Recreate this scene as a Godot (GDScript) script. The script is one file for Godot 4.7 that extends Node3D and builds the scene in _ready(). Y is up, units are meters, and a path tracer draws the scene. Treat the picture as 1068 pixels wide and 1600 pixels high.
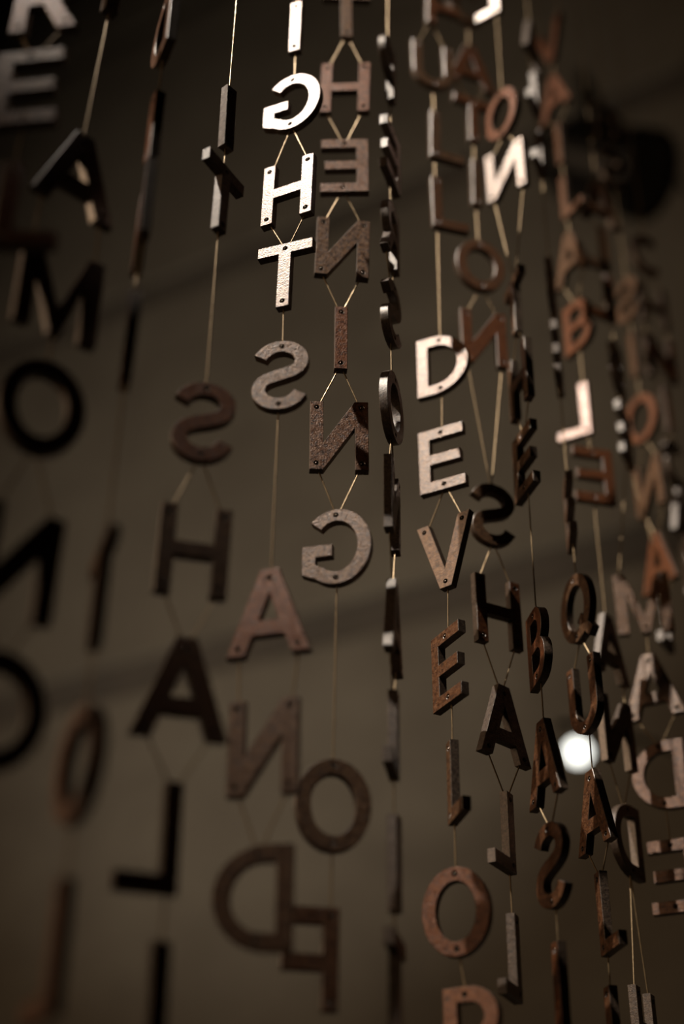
extends Node3D
# A curtain of steel letters strung on wires in a dim hall, seen from below.
# Each strand: words, x, z of its plumb line, letters from the top: "letter look height yaw".
# A lower-case letter hangs with its back to us. Look: W pale and lit, B brown, D dark, O orange rust.
const STRANDS := [
	["REL", -0.302, -0.932, "RW 2.677 10, EW 2.548 8, LB 2.398 0"],
	["P AMONG", -0.269, -1.025, "pD 2.831 -40, AD 2.534 -40, MD 2.378 -34, OD 2.245 -30, nD 2.086 -32, gD 1.953 -30"],
	["DING TOL", -0.204, -1.061, "dB 2.791 68, IB 2.637 62, nD 2.509 76, gD 2.353 78, TD 2.076 70, OO 1.924 57, lD 1.781 58"],
	["IT SHALL", -0.145, -1.201, "ID 2.805 -50, TD 2.673 -60, sB 2.356 -10, HB 2.202 -12, AB 2.056 -12, lD 1.913 -20, lD 1.773 -20"],
	["IGHTS AND", -0.073, -1.308, "IW 3.100 20, gW 2.951 24, HW 2.792 26, TW 2.651 20, sB 2.499 7, AW 2.193 15, nB 2.043 12, dB 1.894 4"],
	["THENING OF", -0.005, -1.410, "TB 3.254 -2, HW 3.096 4, eB 2.940 2, nB 2.790 -6, IB 2.638 -5, nB 2.487 -2, gW 2.332 14, OB 2.022 -8, fB 1.865 -8"],
	["PERSONALITY", 0.059, -1.419, "pD 3.141 -74, eD 2.974 -71, rD 2.826 -74, sD 2.689 -72, OD 2.539 -73, nD 2.397 -80, AD 2.242 -80, lD 2.106 -80, ID 1.965 -70, TD 1.841 -78"],
	["FULL DEVELOP", 0.134, -1.564, "FD 3.478 -20, UD 3.326 -18, LD 3.169 -19, LD 3.026 -17, DW 2.719 26, EW 2.562 28, VB 2.416 39, EO 2.258 63, LO 2.110 78, OB 1.959 24, PB 1.827 30"],
	["CATION SHALL", 0.206, -1.657, "CD 3.594 -24, AD 3.436 -24, TD 3.304 -22, ID 3.160 -22, OD 2.985 -16, nD 2.842 -13, sD 2.533 -18, HD 2.383 -28, AD 2.226 -41, lD 2.083 -58, lD 1.934 -65"],
	["ALL ON THE BASIS", 0.246, -1.581, "lW 3.528 34, OO 3.237 58, nW 3.112 40, TD 2.841 80, HO 2.708 77, EO 2.572 75, BO 2.296 81, AO 2.146 74, sO 2.019 68, IO 1.882 73"],
	["ALL BE EQUALLY", 0.320, -1.690, "AD 3.538 -66, lD 3.405 -68, lD 3.262 -68, bD 2.976 -76, eD 2.835 -77, eD 2.562 -84, QO 2.408 70, UO 2.278 69, AO 2.127 73, LO 1.997 78, LO 1.862 76"],
	["VAILABLE AND H", 0.385, -1.830, "vD 3.704 62, AO 3.566 60, IO 3.437 64, LO 3.303 60, AO 3.168 62, BO 3.013 60, lW 2.843 30, eO 2.716 -12, AD 2.423 -50, nD 2.290 -44, dD 2.137 -52, HD 1.892 -60"],
	["ALL BE MADE", 0.453, -1.876, "AD 3.337 -30, lD 3.226 -24, lD 3.112 -26, bD 2.963 -66, eD 2.827 -66, MB 2.518 12, AB 2.383 28, dB 2.246 26, eB 2.103 27"],
	["ESSIONAL", 0.526, -2.033, "eD 3.710 -30, sD 3.583 -34, sO 3.244 62, IO 3.116 64, OO 2.973 58, nB 2.832 62, AO 2.686 64, lD 2.567 -60"],
	["CHNICAL", 0.595, -2.118, "CD 3.433 -30, HD 3.302 -30, ND 3.176 -28, ID 3.057 -26, CD 2.936 -52, AD 2.828 -56, LD 2.718 -50, AD 2.439 -50, ND 2.330 -50"],
]
const H := 0.1          # height of a letter
const DEPTH := 0.011   # thickness of the plate
const S := 0.165        # stroke, in letter heights
const CEILING := 9.0
const WALL_TURN := 31.0

var rng := RandomNumberGenerator.new()
var taken := {}
var plates := {}
var m_face := []
var m_edge: StandardMaterial3D
var m_bead: StandardMaterial3D
var m_wire: StandardMaterial3D
var bead_mesh: ArrayMesh
var wire_mesh: ArrayMesh


func _ready() -> void:
	rng.seed = 7
	camera_and_air()
	lamps()
	materials()
	room()
	fixtures()
	letters()


# ---------------------------------------------------------------- camera, air, light
func camera_and_air() -> void:
	var cam := Camera3D.new()
	cam.name = "camera"
	add_child(cam)
	var pitch := deg_to_rad(32.0)
	var roll := deg_to_rad(0.9)
	var fwd := Vector3(0, sin(pitch), -cos(pitch))
	var up0 := Vector3(0, cos(pitch), sin(pitch))
	var right := Vector3.RIGHT * cos(roll) + up0 * sin(roll)
	var up := up0 * cos(roll) - Vector3.RIGHT * sin(roll)
	cam.transform = Transform3D(Basis(right, up, -fwd), Vector3(0, 1.5, 0))
	var at := CameraAttributesPhysical.new()
	at.frustum_focal_length = 33.33
	at.frustum_focus_distance = 1.75
	at.exposure_aperture = 0.76
	at.frustum_near = 0.05
	at.frustum_far = 60.0
	cam.attributes = at
	cam.fov = 39.6
	cam.near = 0.05
	cam.far = 60.0
	cam.current = true
	var we := WorldEnvironment.new()
	we.name = "world_environment"
	var env := Environment.new()
	env.background_mode = Environment.BG_COLOR
	env.background_color = Color(0, 0, 0)
	env.tonemap_mode = Environment.TONE_MAPPER_LINEAR
	env.tonemap_exposure = 1.0
	env.sdfgi_enabled = true
	env.ssao_enabled = true
	env.ssil_enabled = true
	we.environment = env
	add_child(we)


func spot(called: String, from: Vector3, to: Vector3, energy: float, color: Color, angle: float, soft: float, size: float) -> void:
	var l := SpotLight3D.new()
	l.name = called
	add_child(l)
	l.look_at_from_position(from, to, Vector3.UP if absf((to - from).normalized().y) < 0.98 else Vector3.RIGHT)
	l.light_energy = energy
	l.light_color = color
	l.spot_range = 30.0
	l.spot_attenuation = 2.0
	l.spot_angle = angle
	l.spot_angle_attenuation = soft
	l.light_size = size
	l.shadow_enabled = true


const KEY_AT := Vector3(-1.75, 5.85, -0.2)  # out of view at the upper left, placed to light the letters
const KEY_TO := Vector3(0.17, 3.0, -1.5)
const UNSEEN_PANEL_AT := Vector3(-3.85, 3.55, -0.8)  # out of view, stands in for broad warm light from the left
const UNSEEN_PANEL_TO := Vector3(0.4, 1.5, -1.4)
const UNSEEN_PANEL_SIZE := Vector2(1.5, 1.9)
const WASH_AT := Vector3(-1.76, 0.75, -1.56)  # out of view, placed and aimed to brighten the far wall
const WASH_TO := Vector3(-0.37, 4.25, -4.5)
const FAR_LAMP := Vector3(0.575, 2.83, -3.2)
const DARK_LAMP := Vector3(0.9, 4.6, -3.05)

func lamps() -> void:
	spot("unseen_key_light", KEY_AT, KEY_TO, 36.0, Color(1.0, 0.96, 0.9), 14.5, 1.0, 0.025)
	var soft := AreaLight3D.new()
	soft.name = "unseen_soft_light"
	add_child(soft)
	soft.look_at_from_position(UNSEEN_PANEL_AT + (UNSEEN_PANEL_TO - UNSEEN_PANEL_AT).normalized() * 0.01, UNSEEN_PANEL_TO)
	soft.area_size = UNSEEN_PANEL_SIZE
	soft.area_normalize_energy = true
	soft.light_energy = 5.8
	soft.light_color = Color(1.0, 0.85, 0.69)
	soft.area_range = 30.0
	soft.area_attenuation = 2.0
	soft.shadow_enabled = true
	spot("unseen_wash_light", WASH_AT, WASH_TO, 9.0, Color(1.0, 0.94, 0.86), 23.6, 1.0, 0.06)


# ---------------------------------------------------------------- materials
func noise_tex(size: int, freq: float, octaves: int, seed_: int, ramp: Array, normal := false, strength := 4.0, gain := 0.6) -> NoiseTexture2D:
	var n := FastNoiseLite.new()
	n.noise_type = FastNoiseLite.TYPE_SIMPLEX_SMOOTH
	n.frequency = freq
	n.fractal_octaves = octaves
	n.fractal_gain = gain
	n.seed = seed_
	var t := NoiseTexture2D.new()
	t.width = size
	t.height = size
	t.seamless = true
	t.noise = n
	if normal:
		t.as_normal_map = true
		t.bump_strength = strength
	elif ramp.size():
		var g := Gradient.new()
		var offs := PackedFloat32Array()
		var cols := PackedColorArray()
		for r in ramp:
			offs.append(r[0])
			cols.append(r[1])
		g.offsets = offs
		g.colors = cols
		t.color_ramp = g
	return t


func rust(seed_: int, dark: Color, mid: Color, pale: Color, tex_scale: float, rough_lo: float, rough_hi: float) -> StandardMaterial3D:
	var m := StandardMaterial3D.new()
	m.albedo_texture = noise_tex(512, 0.025, 5, seed_, [[0.25, dark], [0.45, mid], [0.6, mid.lerp(pale, 0.5)], [0.8, pale]], false, 4.0, 0.9)
	m.roughness_texture = noise_tex(512, 0.02, 5, seed_ + 40, [[0.2, Color(rough_lo, rough_lo, rough_lo)], [0.8, Color(rough_hi, rough_hi, rough_hi)]], false, 4.0, 0.85)
	m.roughness = 1.0
	m.metallic_specular = 0.9
	m.metallic = 0.28
	m.normal_enabled = true
	m.normal_texture = noise_tex(512, 0.07, 4, seed_ + 80, [], true, 5.0)
	m.normal_scale = 0.35
	m.uv1_triplanar = true
	m.uv1_world_triplanar = true
	m.uv1_scale = Vector3.ONE * tex_scale
	return m


func materials() -> void:
	for i in 3:
		m_face.append(rust(11 + i * 7, Color(0.15, 0.09, 0.05), [Color(0.36, 0.215, 0.12), Color(0.40, 0.21, 0.10), Color(0.34, 0.225, 0.14)][i], [Color(0.47, 0.33, 0.22), Color(0.46, 0.29, 0.16), Color(0.50, 0.38, 0.27)][i], 9.0, 0.3, 0.5))
	m_edge = rust(51, Color(0.14, 0.10, 0.075), Color(0.27, 0.21, 0.165), Color(0.42, 0.35, 0.29), 14.0, 0.32, 0.5)
	m_bead = StandardMaterial3D.new()
	m_bead.albedo_color = Color(0.35, 0.31, 0.28)
	m_bead.metallic = 0.9
	m_bead.roughness = 0.22
	m_wire = StandardMaterial3D.new()
	m_wire.albedo_color = Color(0.50, 0.42, 0.31)
	m_wire.metallic = 0.6
	m_wire.roughness = 0.6
	m_wire.roughness_texture = noise_tex(256, 0.08, 3, 91, [[0.2, Color(0.5, 0.5, 0.5)], [0.8, Color(1, 1, 1)]])
	m_wire.uv1_triplanar = true
	m_wire.uv1_world_triplanar = true
	m_wire.uv1_scale = Vector3.ONE * 6.0


# ---------------------------------------------------------------- names
func tag(o: Node, label: String, category := "", group := "", kind := "") -> void:
	if label:
		o.set_meta("label", label)
	if category:
		o.set_meta("category", category)
	if group:
		o.set_meta("group", group)
	if kind:
		o.set_meta("kind", kind)


func numbered(called: String) -> String:
	var n: int = taken.get(called, 0)
	taken[called] = n + 1
	return called if n == 0 else "%s_%03d" % [called, n]


func root_at(called: String, where: Vector3) -> Node3D:
	var o := Node3D.new()
	o.name = numbered(called)
	add_child(o)
	o.position = where
	return o


func part(called: String, mesh: Mesh, parent: Node, mat: Material = null, where := Vector3.ZERO) -> MeshInstance3D:
	var o := MeshInstance3D.new()
	o.name = called
	o.mesh = mesh
	if mat:
		o.material_override = mat
	parent.add_child(o, true)
	o.position = where
	return o


# ---------------------------------------------------------------- outlines of the letters (height 1, origin bottom left, anticlockwise)
func box(x0: float, y0: float, x1: float, y1: float) -> PackedVector2Array:
	return PackedVector2Array([Vector2(x0, y0), Vector2(x1, y0), Vector2(x1, y1), Vector2(x0, y1)])


func arc(cx: float, cy: float, rx: float, ry: float, a0: float, a1: float, n: int) -> PackedVector2Array:
	var p := PackedVector2Array()
	for i in n + 1:
		var a := deg_to_rad(lerpf(a0, a1, float(i) / n))
		p.append(Vector2(cx + rx * cos(a), cy + ry * sin(a)))
	return p


func ring(cx: float, cy: float, rx: float, ry: float, n: int) -> PackedVector2Array:
	var p := arc(cx, cy, rx, ry, 0.0, 360.0, n)
	p.remove_at(n)
	return p


func flip(p: PackedVector2Array) -> PackedVector2Array:
	var q := p.duplicate()
	q.reverse()
	return q


# a stroke of even width along a line
func stroke(line: PackedVector2Array, w: float) -> PackedVector2Array:
	var a := PackedVector2Array()
	var b := PackedVector2Array()
	for i in line.size():
		var d := (line[mini(i + 1, line.size() - 1)] - line[maxi(i - 1, 0)]).normalized()
		var n := Vector2(-d.y, d.x) * w / 2.0
		a.append(line[i] - n)
		b.append(line[i] + n)
	b.reverse()
	a.append_array(b)
	return a


func join(parts: Array) -> PackedVector2Array:
	var all: PackedVector2Array = parts[0]
	for i in range(1, parts.size()):
		var merged := Geometry2D.merge_polygons(all, parts[i])
		var best := PackedVector2Array()
		var size := 0.0
		for m in merged:
			if absf(area(m)) > size:
				size = absf(area(m))
				best = m
		all = best
	return all


func area(p: PackedVector2Array) -> float:
	var s := 0.0
	for i in p.size():
		s += p[i].cross(p[(i + 1) % p.size()])
	return s / 2.0


func bowl(x0: float, y0: float, x1: float, y1: float) -> PackedVector2Array:
	var r := (y1 - y0) / 2.0
	var rx := minf(r * 1.06, (x1 - x0) * 0.72)
	var p := PackedVector2Array([Vector2(x0, y0)])
	p.append_array(arc(x1 - rx, y0 + r, rx, r, -90, 90, 16))
	p.append(Vector2(x0, y1))
	return p


# [outer, counters, holes at the top, holes at the bottom]
func outline(c: String) -> Array:
	var t := 0.5 * S
	var V := func(x: float, y: float) -> Vector2: return Vector2(x, y)
	match c:
		"A":
			return [PackedVector2Array([Vector2(0, 0), Vector2(0.2, 0), Vector2(0.277, 0.22), Vector2(0.623, 0.22), Vector2(0.7, 0), Vector2(0.9, 0), Vector2(0.55, 1), Vector2(0.35, 1)]),
				[PackedVector2Array([Vector2(0.342, 0.39), Vector2(0.558, 0.39), Vector2(0.45, 0.71)])], [V.call(0.45, 0.89)], [V.call(0.13, 0.085), V.call(0.77, 0.085)]]
		"B":
			var o := join([bowl(0, 0, 0.68, 0.565), bowl(0, 0.43, 0.63, 1)])
			return [o, [bowl(S, S, 0.68 - S, 0.565 - S * 0.85), bowl(S, 0.565, 0.63 - S, 1 - S)], [V.call(0.3, 0.915)], [V.call(0.3, 0.083)]]
		"C":
			return [stroke(arc(0.4, 0.5, 0.4 - t, 0.5 - t, 48, 312, 34), S), [], [V.call(0.4, 0.915)], [V.call(0.4, 0.085)]]
		"D":
			return [bowl(0, 0, 0.76, 1), [bowl(S, S, 0.76 - S, 1 - S)], [V.call(0.34, 0.915)], [V.call(0.34, 0.085)]]
		"E":
			return [PackedVector2Array([Vector2(0, 0), Vector2(0.66, 0), Vector2(0.66, S), Vector2(S, S), Vector2(S, 0.425), Vector2(0.6, 0.425), Vector2(0.6, 0.585), Vector2(S, 0.585), Vector2(S, 1 - S), Vector2(0.65, 1 - S), Vector2(0.65, 1), Vector2(0, 1)]),
				[], [V.call(0.33, 0.915)], [V.call(0.35, 0.085)]]
		"F":
			return [PackedVector2Array([Vector2(0, 0), Vector2(S, 0), Vector2(S, 0.38), Vector2(0.57, 0.38), Vector2(0.57, 0.54), Vector2(S, 0.54), Vector2(S, 1 - S), Vector2(0.62, 1 - S), Vector2(0.62, 1), Vector2(0, 1)]),
				[], [V.call(t, 0.915)], [V.call(t, 0.085)]]
		"G":
			var a := stroke(arc(0.415, 0.5, 0.415 - t, 0.5 - t, 44, 308, 36), S)
			var spur := PackedVector2Array([Vector2(0.46, 0.375), Vector2(0.655, 0.375), Vector2(0.655, 0.275), Vector2(0.55, 0.22), Vector2(0.63, 0.085), Vector2(0.72, 0.115), Vector2(0.82, 0.165), Vector2(0.82, 0.535), Vector2(0.46, 0.535)])
			return [join([a, spur]), [], [V.call(0.415, 0.915)], [V.call(0.415, 0.085)]]
		"H":
			return [PackedVector2Array([Vector2(0, 0), Vector2(S, 0), Vector2(S, 0.42), Vector2(0.71 - S, 0.42), Vector2(0.71 - S, 0), Vector2(0.71, 0), Vector2(0.71, 1), Vector2(0.71 - S, 1), Vector2(0.71 - S, 0.58), Vector2(S, 0.58), Vector2(S, 1), Vector2(0, 1)]),
				[], [V.call(t, 0.91), V.call(0.71 - t, 0.91)], [V.call(t, 0.09), V.call(0.71 - t, 0.09)]]
		"I":
			return [box(0, 0, S, 1), [], [V.call(t, 0.91)], [V.call(t, 0.09)]]
		"L":
			return [PackedVector2Array([Vector2(0, 0), Vector2(0.57, 0), Vector2(0.57, S), Vector2(S, S), Vector2(S, 1), Vector2(0, 1)]), [], [V.call(t, 0.91)], [V.call(t, 0.09)]]
		"M":
			return [PackedVector2Array([Vector2(0, 0), Vector2(S, 0), Vector2(S, 0.66), Vector2(0.35, 0), Vector2(0.47, 0), Vector2(0.82 - S, 0.66), Vector2(0.82 - S, 0), Vector2(0.82, 0), Vector2(0.82, 1), Vector2(0.82 - S, 1), Vector2(0.41, 0.29), Vector2(S, 1), Vector2(0, 1)]),
				[], [V.call(t, 0.91), V.call(0.82 - t, 0.91)], [V.call(0.41, 0.085)]]
		"N":
			return [PackedVector2Array([Vector2(0, 0), Vector2(S, 0), Vector2(S, 0.61), Vector2(0.71 - S, 0), Vector2(0.71, 0), Vector2(0.71, 1), Vector2(0.71 - S, 1), Vector2(0.71 - S, 0.39), Vector2(S, 1), Vector2(0, 1)]),
				[], [V.call(t, 0.91), V.call(0.71 - t, 0.91)], [V.call(t, 0.09), V.call(0.71 - t, 0.09)]]
		"O":
			return [ring(0.4, 0.5, 0.4, 0.5, 40), [ring(0.4, 0.5, 0.4 - S, 0.5 - S, 36)], [V.call(0.4, 0.917)], [V.call(0.4, 0.083)]]
		"P":
			return [join([box(0, 0, S, 1), bowl(0, 0.38, 0.64, 1)]), [bowl(S, 0.38 + S * 0.95, 0.64 - S, 1 - S)], [V.call(0.26, 0.915)], [V.call(t, 0.09)]]
		"Q":
			return [join([ring(0.4, 0.5, 0.4, 0.5, 40), PackedVector2Array([Vector2(0.43, 0.27), Vector2(0.71, -0.04), Vector2(0.82, 0.06), Vector2(0.54, 0.37)])]), [stroke(PackedVector2Array([Vector2(0.4, 0.5), Vector2(0.4, 0.5)]), 0.0)], [V.call(0.4, 0.917)], [V.call(0.4, 0.083)]]
		"R":
			var leg := PackedVector2Array([Vector2(0.27, 0.45), Vector2(0.5, 0), Vector2(0.69, 0), Vector2(0.43, 0.5)])
			return [join([box(0, 0, S, 1), bowl(0, 0.37, 0.65, 1), leg]), [bowl(S, 0.37 + S * 0.95, 0.65 - S, 1 - S)], [V.call(0.28, 0.915)], [V.call(t, 0.09), V.call(0.57, 0.085)]]
		"S":
			var line := arc(0.33, 0.5 + 0.2085, 0.2475, 0.2085, 12, 240, 18)
			line.append_array(arc(0.33, 0.5 - 0.2085, 0.2475, 0.2085, 60, -168, 18))
			for k in 2:
				var soft := line.duplicate()
				for i in range(1, line.size() - 1):
					soft[i] = (line[i - 1] + line[i] * 2.0 + line[i + 1]) / 4.0
				line = soft
			return [stroke(line, S), [], [V.call(0.33, 0.912)], [V.call(0.33, 0.088)]]
		"T":
			return [PackedVector2Array([Vector2(0.36 - t, 0), Vector2(0.36 + t, 0), Vector2(0.36 + t, 1 - S), Vector2(0.72, 1 - S), Vector2(0.72, 1), Vector2(0, 1), Vector2(0, 1 - S), Vector2(0.36 - t, 1 - S)]), [], [V.call(0.36, 0.915)], [V.call(0.36, 0.085)]]
		"U":
			var u := PackedVector2Array([Vector2(t, 1)])
			u.append_array(arc(0.35, 0.35, 0.35 - t, 0.35 - t, 180, 360, 22))
			u.append(Vector2(0.7 - t, 1))
			return [stroke(u, S), [], [V.call(t, 0.91), V.call(0.7 - t, 0.91)], [V.call(0.35, 0.083)]]
	# V
	return [PackedVector2Array([Vector2(0, 1), Vector2(0.325, 0), Vector2(0.505, 0), Vector2(0.83, 1), Vector2(0.645, 1), Vector2(0.415, 0.28), Vector2(0.185, 1)]), [], [V.call(0.12, 0.91), V.call(0.71, 0.91)], [V.call(0.415, 0.085)]]


# outline moved inwards by d (counters, wound the other way, grow)
func inset(p: PackedVector2Array, d: float) -> PackedVector2Array:
	var q := PackedVector2Array()
	var n := p.size()
	for i in n:
		var a := (p[i] - p[(i + n - 1) % n]).normalized()
		var b := (p[(i + 1) % n] - p[i]).normalized()
		var na := Vector2(-a.y, a.x)
		var nb := Vector2(-b.y, b.x)
		var m := (na + nb).normalized()
		q.append(p[i] + m * d / maxf(0.4, m.dot(na)))
	return q


func clean(p: PackedVector2Array) -> PackedVector2Array:
	var q := PackedVector2Array()
	for v in p:
		if q.is_empty() or v.distance_to(q[q.size() - 1]) > 0.002:
			q.append(v)
	if q.size() > 2 and q[0].distance_to(q[q.size() - 1]) < 0.002:
		q.remove_at(q.size() - 1)
	return q if area(q) > 0 else flip(q)


func inside_tri(p: Vector2, a: Vector2, b: Vector2, c: Vector2) -> bool:
	return (b - a).cross(p - a) > -1e-9 and (c - b).cross(p - b) > -1e-9 and (a - c).cross(p - c) > -1e-9


func crosses(a: Vector2, b: Vector2, loops: Array) -> bool:
	for l in loops:
		var n: int = l.size()
		for i in n:
			var c: Vector2 = l[i]
			var d: Vector2 = l[(i + 1) % n]
			if c == a or c == b or d == a or d == b:
				continue
			if Geometry2D.segment_intersects_segment(a, b, c, d) != null:
				return true
	return false


# triangles of an anticlockwise outline with clockwise holes: holes are bridged to the outline, then ears are cut
func fill(outer: PackedVector2Array, holes: Array) -> PackedVector2Array:
	var poly := outer.duplicate()
	var left := holes.duplicate()
	while left.size():
		var best := [INF, 0, 0, 0]
		for h in left.size():
			for j in left[h].size():
				for i in poly.size():
					var d := poly[i].distance_squared_to(left[h][j])
					if d < best[0]:
						var all := [poly]
						all.append_array(left)
						if not crosses(poly[i], left[h][j], all):
							best = [d, h, i, j]
		var hole: PackedVector2Array = left[best[1]]
		left.remove_at(best[1])
		var next := poly.slice(0, best[2] + 1)
		for k in hole.size() + 1:
			next.append(hole[(best[3] + k) % hole.size()])
		next.append_array(poly.slice(best[2]))
		poly = next
	var idx := range(poly.size())
	var out := PackedVector2Array()
	var guard := 0
	while idx.size() > 3 and guard < 4000:
		guard += 1
		var n := idx.size()
		var pick := -1
		var pick_quality := -1.0
		for k in n:
			var a := poly[idx[(k + n - 1) % n]]
			var b := poly[idx[k]]
			var c := poly[idx[(k + 1) % n]]
			var cr := (b - a).cross(c - b)
			if cr <= 1e-10:
				continue
			var ok := true
			for j in n:
				var p := poly[idx[j]]
				if p == a or p == b or p == c:
					continue
				if inside_tri(p, a, b, c):
					ok = false
					break
			if ok:
				var quality := cr / maxf((b - a).length_squared(), maxf((c - b).length_squared(), (a - c).length_squared()))
				if quality > pick_quality:
					pick_quality = quality
					pick = k
		if pick < 0:
			pick = 0
		else:
			out.append_array([poly[idx[(pick + n - 1) % n]], poly[idx[pick]], poly[idx[(pick + 1) % n]]])
		idx.remove_at(pick)
	if idx.size() == 3:
		out.append_array([poly[idx[0]], poly[idx[1]], poly[idx[2]]])
	return out


func tri(st: SurfaceTool, a: Vector3, b: Vector3, c: Vector3, na: Vector3, nb: Vector3, nc: Vector3) -> void:
	# given anticlockwise seen from outside; Godot's front faces run clockwise
	for v in [[a, na], [c, nc], [b, nb]]:
		st.set_normal(v[1])
		st.add_vertex(v[0])


# a letter plate: front, back, bevelled rims and walls; the axis of the strand runs through x = 0
func plate(c: String) -> Dictionary:
	if plates.has(c):
		return plates[c]
	var o := outline(c)
	var outer := clean(o[0])
	var cut := []
	if c == "Q":
		cut.append(flip(clean(Geometry2D.clip_polygons(ring(0.4, 0.5, 0.4 - S, 0.5 - S, 36), PackedVector2Array([Vector2(0.43, 0.27), Vector2(0.71, -0.04), Vector2(0.82, 0.06), Vector2(0.54, 0.37)]))[0])))
	else:
		for k in o[1]:
			cut.append(flip(clean(k)))
	var mean := 0.0
	for side in [o[2], o[3]]:
		var s := 0.0
		for p in side:
			s += p.x
		mean += 0.5 * s / side.size()
	var bores := []
	for p in o[2] + o[3]:
		bores.append(flip(ring(p.x, p.y, 0.03, 0.03, 12)))
	var loops := [outer]
	loops.append_array(cut)
	loops.append_array(bores)
	var bevel := 0.006
	var lower := []
	for l in loops:
		lower.append(inset(l, bevel))
	var place := func(v: Vector2, z: float) -> Vector3: return Vector3((v.x - mean) * H, (v.y - 0.5) * H, z)
	var z1 := DEPTH / 2.0
	var z0 := z1 - bevel * H * 0.8
	var face := SurfaceTool.new()
	face.begin(Mesh.PRIMITIVE_TRIANGLES)
	var tris := fill(lower[0], lower.slice(1))
	for i in range(0, tris.size(), 3):
		var a: Vector3 = place.call(tris[i], z1)
		var b: Vector3 = place.call(tris[i + 1], z1)
		var d: Vector3 = place.call(tris[i + 2], z1)
		tri(face, a, b, d, Vector3.BACK, Vector3.BACK, Vector3.BACK)
		var f := Vector3(0, 0, -2.0 * z1)
		tri(face, a + f, d + f, b + f, Vector3.FORWARD, Vector3.FORWARD, Vector3.FORWARD)
	var wall := SurfaceTool.new()
	wall.begin(Mesh.PRIMITIVE_TRIANGLES)
	for li in loops.size():
		var l: PackedVector2Array = loops[li]
		var n := l.size()
		for i in n:
			var j := (i + 1) % n
			var nrm := []
			var dir := (l[j] - l[i]).normalized()
			for k in [i, j]:
				var da := (l[k] - l[(k + n - 1) % n]).normalized()
				var db := (l[(k + 1) % n] - l[k]).normalized()
				var d2 := (da + db).normalized() if da.dot(db) > 0.85 else dir
				nrm.append(Vector3(d2.y, -d2.x, 0))
			var p: Vector3 = place.call(l[i], z0)
			var q: Vector3 = place.call(l[j], z0)
			var pf: Vector3 = place.call(lower[li][i], z1)
			var qf: Vector3 = place.call(lower[li][j], z1)
			var back := Vector3(1, 1, -1)
			tri(wall, p * back, q * back, q, nrm[0], nrm[1], nrm[1])
			tri(wall, p * back, q, p, nrm[0], nrm[1], nrm[0])
			var ni: Vector3 = (nrm[0] + Vector3.BACK * 0.9).normalized()
			var nj: Vector3 = (nrm[1] + Vector3.BACK * 0.9).normalized()
			tri(wall, p, q, qf, ni, nj, nj)
			tri(wall, p, qf, pf, ni, nj, ni)
			tri(wall, p * back, qf * back, q * back, ni * back, nj * back, nj * back)
			tri(wall, p * back, pf * back, qf * back, ni * back, ni * back, nj * back)
	var mesh := ArrayMesh.new()
	mesh = face.commit(mesh)
	mesh = wall.commit(mesh)
	var tops := []
	for p in o[2]:
		tops.append(place.call(p, 0.0))
	var ends := []
	for p in o[3]:
		ends.append(place.call(p, 0.0))
	plates[c] = {"mesh": mesh, "top": tops, "end": ends}
	return plates[c]


# ---------------------------------------------------------------- the curtain of letters
func lathe(profile: Array, n: int, smooth := true) -> ArrayMesh:
	var st := SurfaceTool.new()
	st.begin(Mesh.PRIMITIVE_TRIANGLES)
	st.set_smooth_group(0 if smooth else -1)
	for i in profile.size() - 1:
		for k in n:
			var a0 := TAU * k / n
			var a1 := TAU * (k + 1) / n
			var f := func(p: Vector2, a: float) -> Vector3: return Vector3(p.x * cos(a), p.y, p.x * sin(a))
			var p0: Vector3 = f.call(profile[i], a0)
			var p1: Vector3 = f.call(profile[i], a1)
			var q0: Vector3 = f.call(profile[i + 1], a0)
			var q1: Vector3 = f.call(profile[i + 1], a1)
			if profile[i].x > 0.0:
				for v in [p0, p1, q1]:
					st.add_vertex(v)
			if profile[i + 1].x > 0.0:
				for v in [p0, q1, q0]:
					st.add_vertex(v)
	st.generate_normals()
	st.index()
	return st.commit()


func wire(parent: Node, a: Vector3, b: Vector3) -> void:
	var o := part("wire_segment", wire_mesh, parent, m_wire)
	var d := b - a
	var y := d.normalized()
	var x := y.cross(Vector3.FORWARD).normalized()
	o.transform = Transform3D(Basis(x, d, x.cross(y)), (a + b) / 2.0 - parent.position)


const LOOK := {"W": "pale brightly lit", "B": "brown rusted", "D": "dark shadowed", "O": "orange rusted"}

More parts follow.
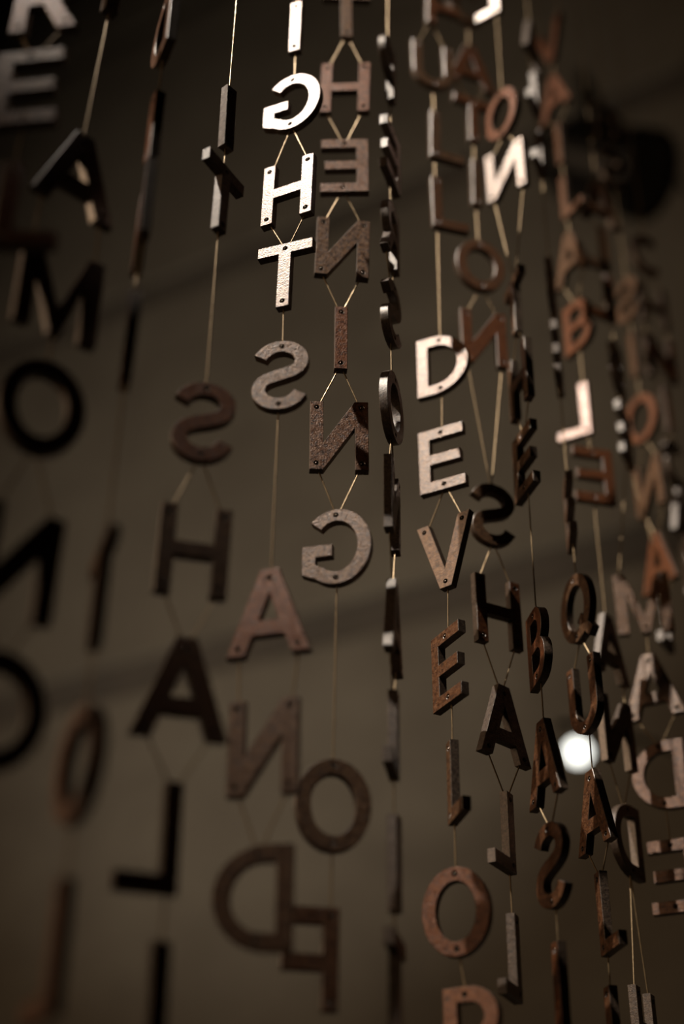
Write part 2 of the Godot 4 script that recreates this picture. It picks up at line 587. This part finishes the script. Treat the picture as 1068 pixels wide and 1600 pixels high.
func letters() -> void:
	bead_mesh = lathe([Vector2(0, -0.0062), Vector2(0.0013, -0.0057), Vector2(0.0021, -0.0044), Vector2(0.00225, -0.002), Vector2(0.00225, 0.002), Vector2(0.0021, 0.0044), Vector2(0.0013, 0.0057), Vector2(0, 0.0062)], 12)
	wire_mesh = lathe([Vector2(0, -0.5), Vector2(0.00095, -0.5), Vector2(0.00095, 0.5), Vector2(0, 0.5)], 8, false)
	var used := {}
	for s in STRANDS:
		var words: String = s[0]
		var list: PackedStringArray = s[3].split(", ")
		var strand := []
		for i in list.size():
			var f := list[i].split(" ")
			strand.append({"c": f[0][0].to_upper(), "back": f[0][0] != f[0][0].to_upper(), "look": f[0][1], "y": f[1].to_float(), "yaw": f[2].to_float()})
		# labels: what stands above and below tells alike letters apart
		var labels := []
		for i in strand.size():
			var l: Dictionary = strand[i]
			var near := ""
			if i == 0:
				near = "above " + strand[1].c
			elif i == strand.size() - 1:
				near = "below " + strand[i - 1].c
			else:
				near = "between %s and %s" % [strand[i - 1].c, strand[i + 1].c]
			var text := "%s %sletter %s %s on the strand %s" % [LOOK[l.look], "mirrored " if l.back else "", l.c, near, words.replace("ALL ON", "ON")]
			if used.has(text):
				text = "lower " + text
			used[text] = true
			labels.append(text)
		var top: Dictionary = strand[0]
		var cord := root_at("hanging_wire", Vector3(s[1], top.y, s[2]))
		tag(cord, "thin golden wire carrying the strand of letters %s" % words, "wire", "wires of the letter curtain")
		var last := []
		for i in strand.size():
			var l: Dictionary = strand[i]
			var p := plate(l.c)
			var o := root_at("metal_letter", Vector3(s[1], l.y, s[2]))
			o.rotation = Vector3(0, deg_to_rad(-l.yaw + (180.0 if l.back else 0.0)), deg_to_rad(rng.randf_range(-1.2, 1.2)))
			tag(o, labels[i], "letter", "rusted steel letters strung on wires")
			var b := part("plate", p.mesh, o)
			b.set_surface_override_material(0, m_face[rng.randi() % 3])
			b.set_surface_override_material(1, m_edge)
			for at in p.top + p.end:
				var bead := part("crimp_bead", bead_mesh, o, m_bead, at)
				bead.rotation.x = PI / 2
			var tops := []
			for v in p.top:
				tops.append(o.transform * v)
			var ends := []
			for v in p.end:
				ends.append(o.transform * v)
			if last.is_empty():
				for v in tops:
					wire(cord, v, Vector3(s[1] + (v.x - s[1]) * 0.3, CEILING, s[2] + (v.z - s[2]) * 0.3))
			elif last.size() == 2 and tops.size() == 2:
				var swap: bool = last[0].distance_to(tops[0]) + last[1].distance_to(tops[1]) > last[0].distance_to(tops[1]) + last[1].distance_to(tops[0])
				wire(cord, last[0], tops[1 if swap else 0])
				wire(cord, last[1], tops[0 if swap else 1])
			else:
				for a in last:
					for v in tops:
						wire(cord, a, v)
			last = ends


# ---------------------------------------------------------------- the hall
func bevel_box(size: Vector3, r: float) -> ArrayMesh:
	# a box with chamfered edges: the hull of three stretched boxes
	var st := SurfaceTool.new()
	st.begin(Mesh.PRIMITIVE_TRIANGLES)
	st.set_smooth_group(-1)
	var h := size / 2.0
	var quad := func(a: Vector3, b: Vector3, c: Vector3, d: Vector3) -> void:
		var n := (b - a).cross(c - a)
		var flipped := n.dot(a + b + c + d) < 0.0
		for v in ([a, b, c, a, c, d] if flipped else [a, c, b, a, d, c]):
			st.add_vertex(v)
	for ax in 3:
		var u := (ax + 1) % 3
		var w := (ax + 2) % 3
		for s in [-1.0, 1.0]:
			var c := []
			for k in [[-1.0, -1.0], [1.0, -1.0], [1.0, 1.0], [-1.0, 1.0]]:
				var v := Vector3.ZERO
				v[ax] = h[ax] * s
				v[u] = (h[u] - r) * k[0]
				v[w] = (h[w] - r) * k[1]
				c.append(v)
			quad.call(c[0], c[1], c[2], c[3])
		for s in [-1.0, 1.0]:
			for t in [-1.0, 1.0]:
				var e := []
				for k in [[-1.0, 0], [1.0, 0], [1.0, 1], [-1.0, 1]]:
					var v := Vector3.ZERO
					v[ax] = (h[ax] - r) * k[0]
					v[u] = (h[u] - (r if k[1] == 1 else 0.0)) * s
					v[w] = (h[w] - (0.0 if k[1] == 1 else r)) * t
					e.append(v)
				quad.call(e[0], e[1], e[2], e[3])
	for sx in [-1.0, 1.0]:
		for sy in [-1.0, 1.0]:
			for sz in [-1.0, 1.0]:
				var a := Vector3(h.x * sx, (h.y - r) * sy, (h.z - r) * sz)
				var b := Vector3((h.x - r) * sx, h.y * sy, (h.z - r) * sz)
				var c := Vector3((h.x - r) * sx, (h.y - r) * sy, h.z * sz)
				var n := (b - a).cross(c - a)
				for v in ([a, b, c] if n.dot(a) < 0.0 else [a, c, b]):
					st.add_vertex(v)
	st.generate_normals()
	return st.commit()


# places in the hall's own axes: u along the far wall, w towards us from it
func hall(u: float, y: float, w: float) -> Vector3:
	var a := deg_to_rad(WALL_TURN)
	return Vector3(cos(a), 0, sin(a)) * u + Vector3(-sin(a), 0, cos(a)) * (w - 3.86) + Vector3(0, y, 0)


func slab(called: String, size: Vector3, u: float, y: float, w: float, mat: Material, label: String) -> MeshInstance3D:
	var o := part(called, bevel_box(size, 0.004), self, mat, hall(u, y, w))
	o.rotation.y = -deg_to_rad(WALL_TURN)
	tag(o, label, "", "", "structure")
	return o


func plaster(seed_: int, lo: Color, hi: Color, rough: float) -> StandardMaterial3D:
	var m := StandardMaterial3D.new()
	m.albedo_texture = noise_tex(512, 0.008, 5, seed_, [[0.25, lo], [0.75, hi]])
	m.roughness = rough
	m.normal_enabled = true
	m.normal_texture = noise_tex(512, 0.05, 4, seed_ + 5, [], true, 3.0)
	m.normal_scale = 0.3
	m.uv1_triplanar = true
	m.uv1_world_triplanar = true
	m.uv1_scale = Vector3.ONE * 0.5
	return m


func room() -> void:
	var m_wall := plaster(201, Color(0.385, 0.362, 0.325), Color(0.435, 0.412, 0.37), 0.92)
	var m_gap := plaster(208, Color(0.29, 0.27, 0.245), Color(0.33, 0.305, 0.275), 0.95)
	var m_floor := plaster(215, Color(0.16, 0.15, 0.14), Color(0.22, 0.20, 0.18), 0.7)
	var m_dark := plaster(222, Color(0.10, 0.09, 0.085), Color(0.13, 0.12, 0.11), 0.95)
	# far wall: a dark backing with four courses of plaster panels and open joints between them
	var back := slab("wall_back", Vector3(13.0, CEILING, 0.2), -1.5, CEILING / 2.0, -0.13, m_gap, "far plaster wall of the hall in broad courses with dark joints")
	var edges := [0.0, 1.81, 1.96, 3.78, 3.93, 5.75, 5.90, 7.72, 7.87, CEILING]
	for i in range(0, edges.size(), 2):
		var hgt: float = edges[i + 1] - edges[i]
		part("panel", bevel_box(Vector3(13.0, hgt, 0.03), 0.006), back, m_wall, Vector3(0, (edges[i] + edges[i + 1]) / 2.0 - CEILING / 2.0, 0.115))
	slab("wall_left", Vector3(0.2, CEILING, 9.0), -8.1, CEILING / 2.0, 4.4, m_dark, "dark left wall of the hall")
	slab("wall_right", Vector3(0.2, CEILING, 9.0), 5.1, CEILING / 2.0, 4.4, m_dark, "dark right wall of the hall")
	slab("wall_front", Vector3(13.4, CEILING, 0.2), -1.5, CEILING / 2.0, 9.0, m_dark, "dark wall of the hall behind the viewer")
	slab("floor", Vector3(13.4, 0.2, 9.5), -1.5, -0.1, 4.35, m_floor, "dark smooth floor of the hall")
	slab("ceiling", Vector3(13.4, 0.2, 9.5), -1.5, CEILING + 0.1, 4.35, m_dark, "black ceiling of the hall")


# ---------------------------------------------------------------- stage spotlights, in view and unseen
func spotlight(where: Vector3, to: Vector3, r: float, glow: Color, energy: float, hook: Vector3, label: String) -> void:
	var black := StandardMaterial3D.new()
	black.albedo_color = Color(0.05, 0.05, 0.05)
	black.roughness = 0.45
	var lit := StandardMaterial3D.new()
	lit.albedo_color = Color(0.2, 0.21, 0.23)
	lit.roughness = 0.15
	if energy > 0.0:
		lit.emission_enabled = true
		lit.emission = glow
		lit.emission_energy_multiplier = energy
	var o := root_at("stage_spotlight", where)
	tag(o, label, "spotlight")
	var d := (to - where).normalized()
	var side := d.cross(Vector3.UP).normalized()
	var turn := Basis(side, d, side.cross(d))
	# the mouth of the can lies at the origin of the thing
	var can := part("housing", lathe([Vector2(r * 0.98, 0.0), Vector2(r * 1.06, 0.004), Vector2(r * 1.06, -r * 0.5), Vector2(r, -r * 0.55), Vector2(r, -r * 2.2), Vector2(r * 0.7, -r * 2.8), Vector2(r * 0.3, -r * 3.0), Vector2(0, -r * 3.0)], 32, false), o, black)
	can.basis = turn
	var lens := part("lens", lathe([Vector2(r * 0.97, -0.006), Vector2(r * 0.6, -0.001), Vector2(0, 0.0)], 32), o, lit)
	lens.basis = turn
	# yoke: a bent flat bar on both sides of the can, and the arm that holds it
	var mid := -d * r * 1.3
	for s in [-1.0, 1.0]:
		var y := part("yoke_arm", bevel_box(Vector3(0.006, r * 2.3, 0.03), 0.001), o, black, mid + side * s * r * 1.16 + Vector3.UP * r * 0.95)
		y.basis = Basis(side, Vector3.UP, side.cross(Vector3.UP))
		var knob := part("tilt_knob", lathe([Vector2(0, -0.012), Vector2(0.014, -0.012), Vector2(0.016, 0.0), Vector2(0.014, 0.012), Vector2(0, 0.012)], 14, false), o, black, mid + side * s * r * 1.2)
		knob.basis = Basis(Vector3.UP, side, Vector3.UP.cross(side))
	var top := mid + Vector3.UP * r * 2.08
	var bridge := part("yoke_bridge", bevel_box(Vector3(r * 2.36, 0.006, 0.03), 0.001), o, black, top)
	bridge.basis = Basis(side, Vector3.UP, side.cross(Vector3.UP))
	var reach := hook - where - top
	var arm := part("mounting_arm", lathe([Vector2(0, -0.5), Vector2(0.009, -0.5), Vector2(0.009, 0.5), Vector2(0, 0.5)], 12, false), o, black, top + reach / 2.0)
	var ry := reach.normalized()
	var rx := ry.cross(d).normalized()
	arm.basis = Basis(rx, reach, rx.cross(ry))


func onto_wall(p: Vector3) -> Vector3:
	var a := deg_to_rad(WALL_TURN)
	var n := Vector3(-sin(a), 0, cos(a))
	return p - n * (p.dot(n) + 3.86)


func fixtures() -> void:
	var eye := Vector3(0, 1.5, 0)
	spotlight(FAR_LAMP, eye, 0.037, Color(1.0, 1.0, 0.96), 1.8, onto_wall(FAR_LAMP + Vector3(0, 0.3, 0)), "glowing round spotlight behind the letters Q and U, facing us")
	spotlight(DARK_LAMP, Vector3(2.4, 3.2, -2.2), 0.13, Color(0.8, 0.9, 1.0), 0.0, onto_wall(DARK_LAMP + Vector3(0, 0.5, 0)), "black unlit spotlight at the upper right beyond the letters")
	spotlight(KEY_AT - (KEY_TO - KEY_AT).normalized() * 0.02, KEY_TO, 0.08, Color(1.0, 0.95, 0.88), 6.0, Vector3(KEY_AT.x, CEILING, KEY_AT.z), "unseen black spotlight high at the left, placed to light the letters")  # unseen source of the hard light on the letters
	unseen_light_panel()
	spotlight(WASH_AT - (WASH_TO - WASH_AT).normalized() * 0.02, WASH_TO, 0.1, Color(1.0, 0.9, 0.74), 2.0, WASH_AT + Vector3(0.0, -0.75, 0.0), "unseen low spotlight at the left, placed to brighten the far wall")  # unseen source of the brighter middle of the far wall


# unseen panel lighting the letters: backing, frame, glowing diffuser, pole and feet
func unseen_light_panel() -> void:
	var black := StandardMaterial3D.new()
	black.albedo_color = Color(0.06, 0.06, 0.06)
	black.roughness = 0.5
	var lit := StandardMaterial3D.new()
	lit.albedo_color = Color(0.8, 0.78, 0.74)
	lit.emission_enabled = true
	lit.emission = Color(1.0, 0.84, 0.68)
	lit.emission_energy_multiplier = 0.3
	var back := (UNSEEN_PANEL_TO - UNSEEN_PANEL_AT).normalized() * -1.0
	var o := root_at("unseen_light_panel", UNSEEN_PANEL_AT)
	tag(o, "unseen large soft panel, placed to light the letters warmly from the left", "unseen_lamp")
	var turn := Basis.looking_at(-back)
	var w := UNSEEN_PANEL_SIZE.x
	var hgt := UNSEEN_PANEL_SIZE.y
	part("diffuser", bevel_box(Vector3(w, hgt, 0.01), 0.002), o, lit, back * 0.006).basis = turn
	part("backing", bevel_box(Vector3(w + 0.06, hgt + 0.06, 0.05), 0.006), o, black, back * 0.04).basis = turn
	for s in [-1.0, 1.0]:
		part("frame_bar", bevel_box(Vector3(0.03, hgt + 0.06, 0.03), 0.003), o, black, turn.x * s * (w / 2.0 + 0.017)).basis = turn
		part("frame_bar", bevel_box(Vector3(w, 0.03, 0.03), 0.003), o, black, turn.y * s * (hgt / 2.0 + 0.017)).basis = turn
	var post := back * 0.1
	var foot := UNSEEN_PANEL_AT.y
	part("pole", lathe([Vector2(0, -0.5 * foot), Vector2(0.02, -0.5 * foot), Vector2(0.02, 0.5 * foot), Vector2(0, 0.5 * foot)], 16, false), o, black, post + Vector3(0, -0.5 * foot, 0))
	part("base", lathe([Vector2(0, 0.0), Vector2(0.35, 0.0), Vector2(0.35, 0.02), Vector2(0.06, 0.04), Vector2(0, 0.04)], 28, false), o, black, post + Vector3(0, -foot, 0))
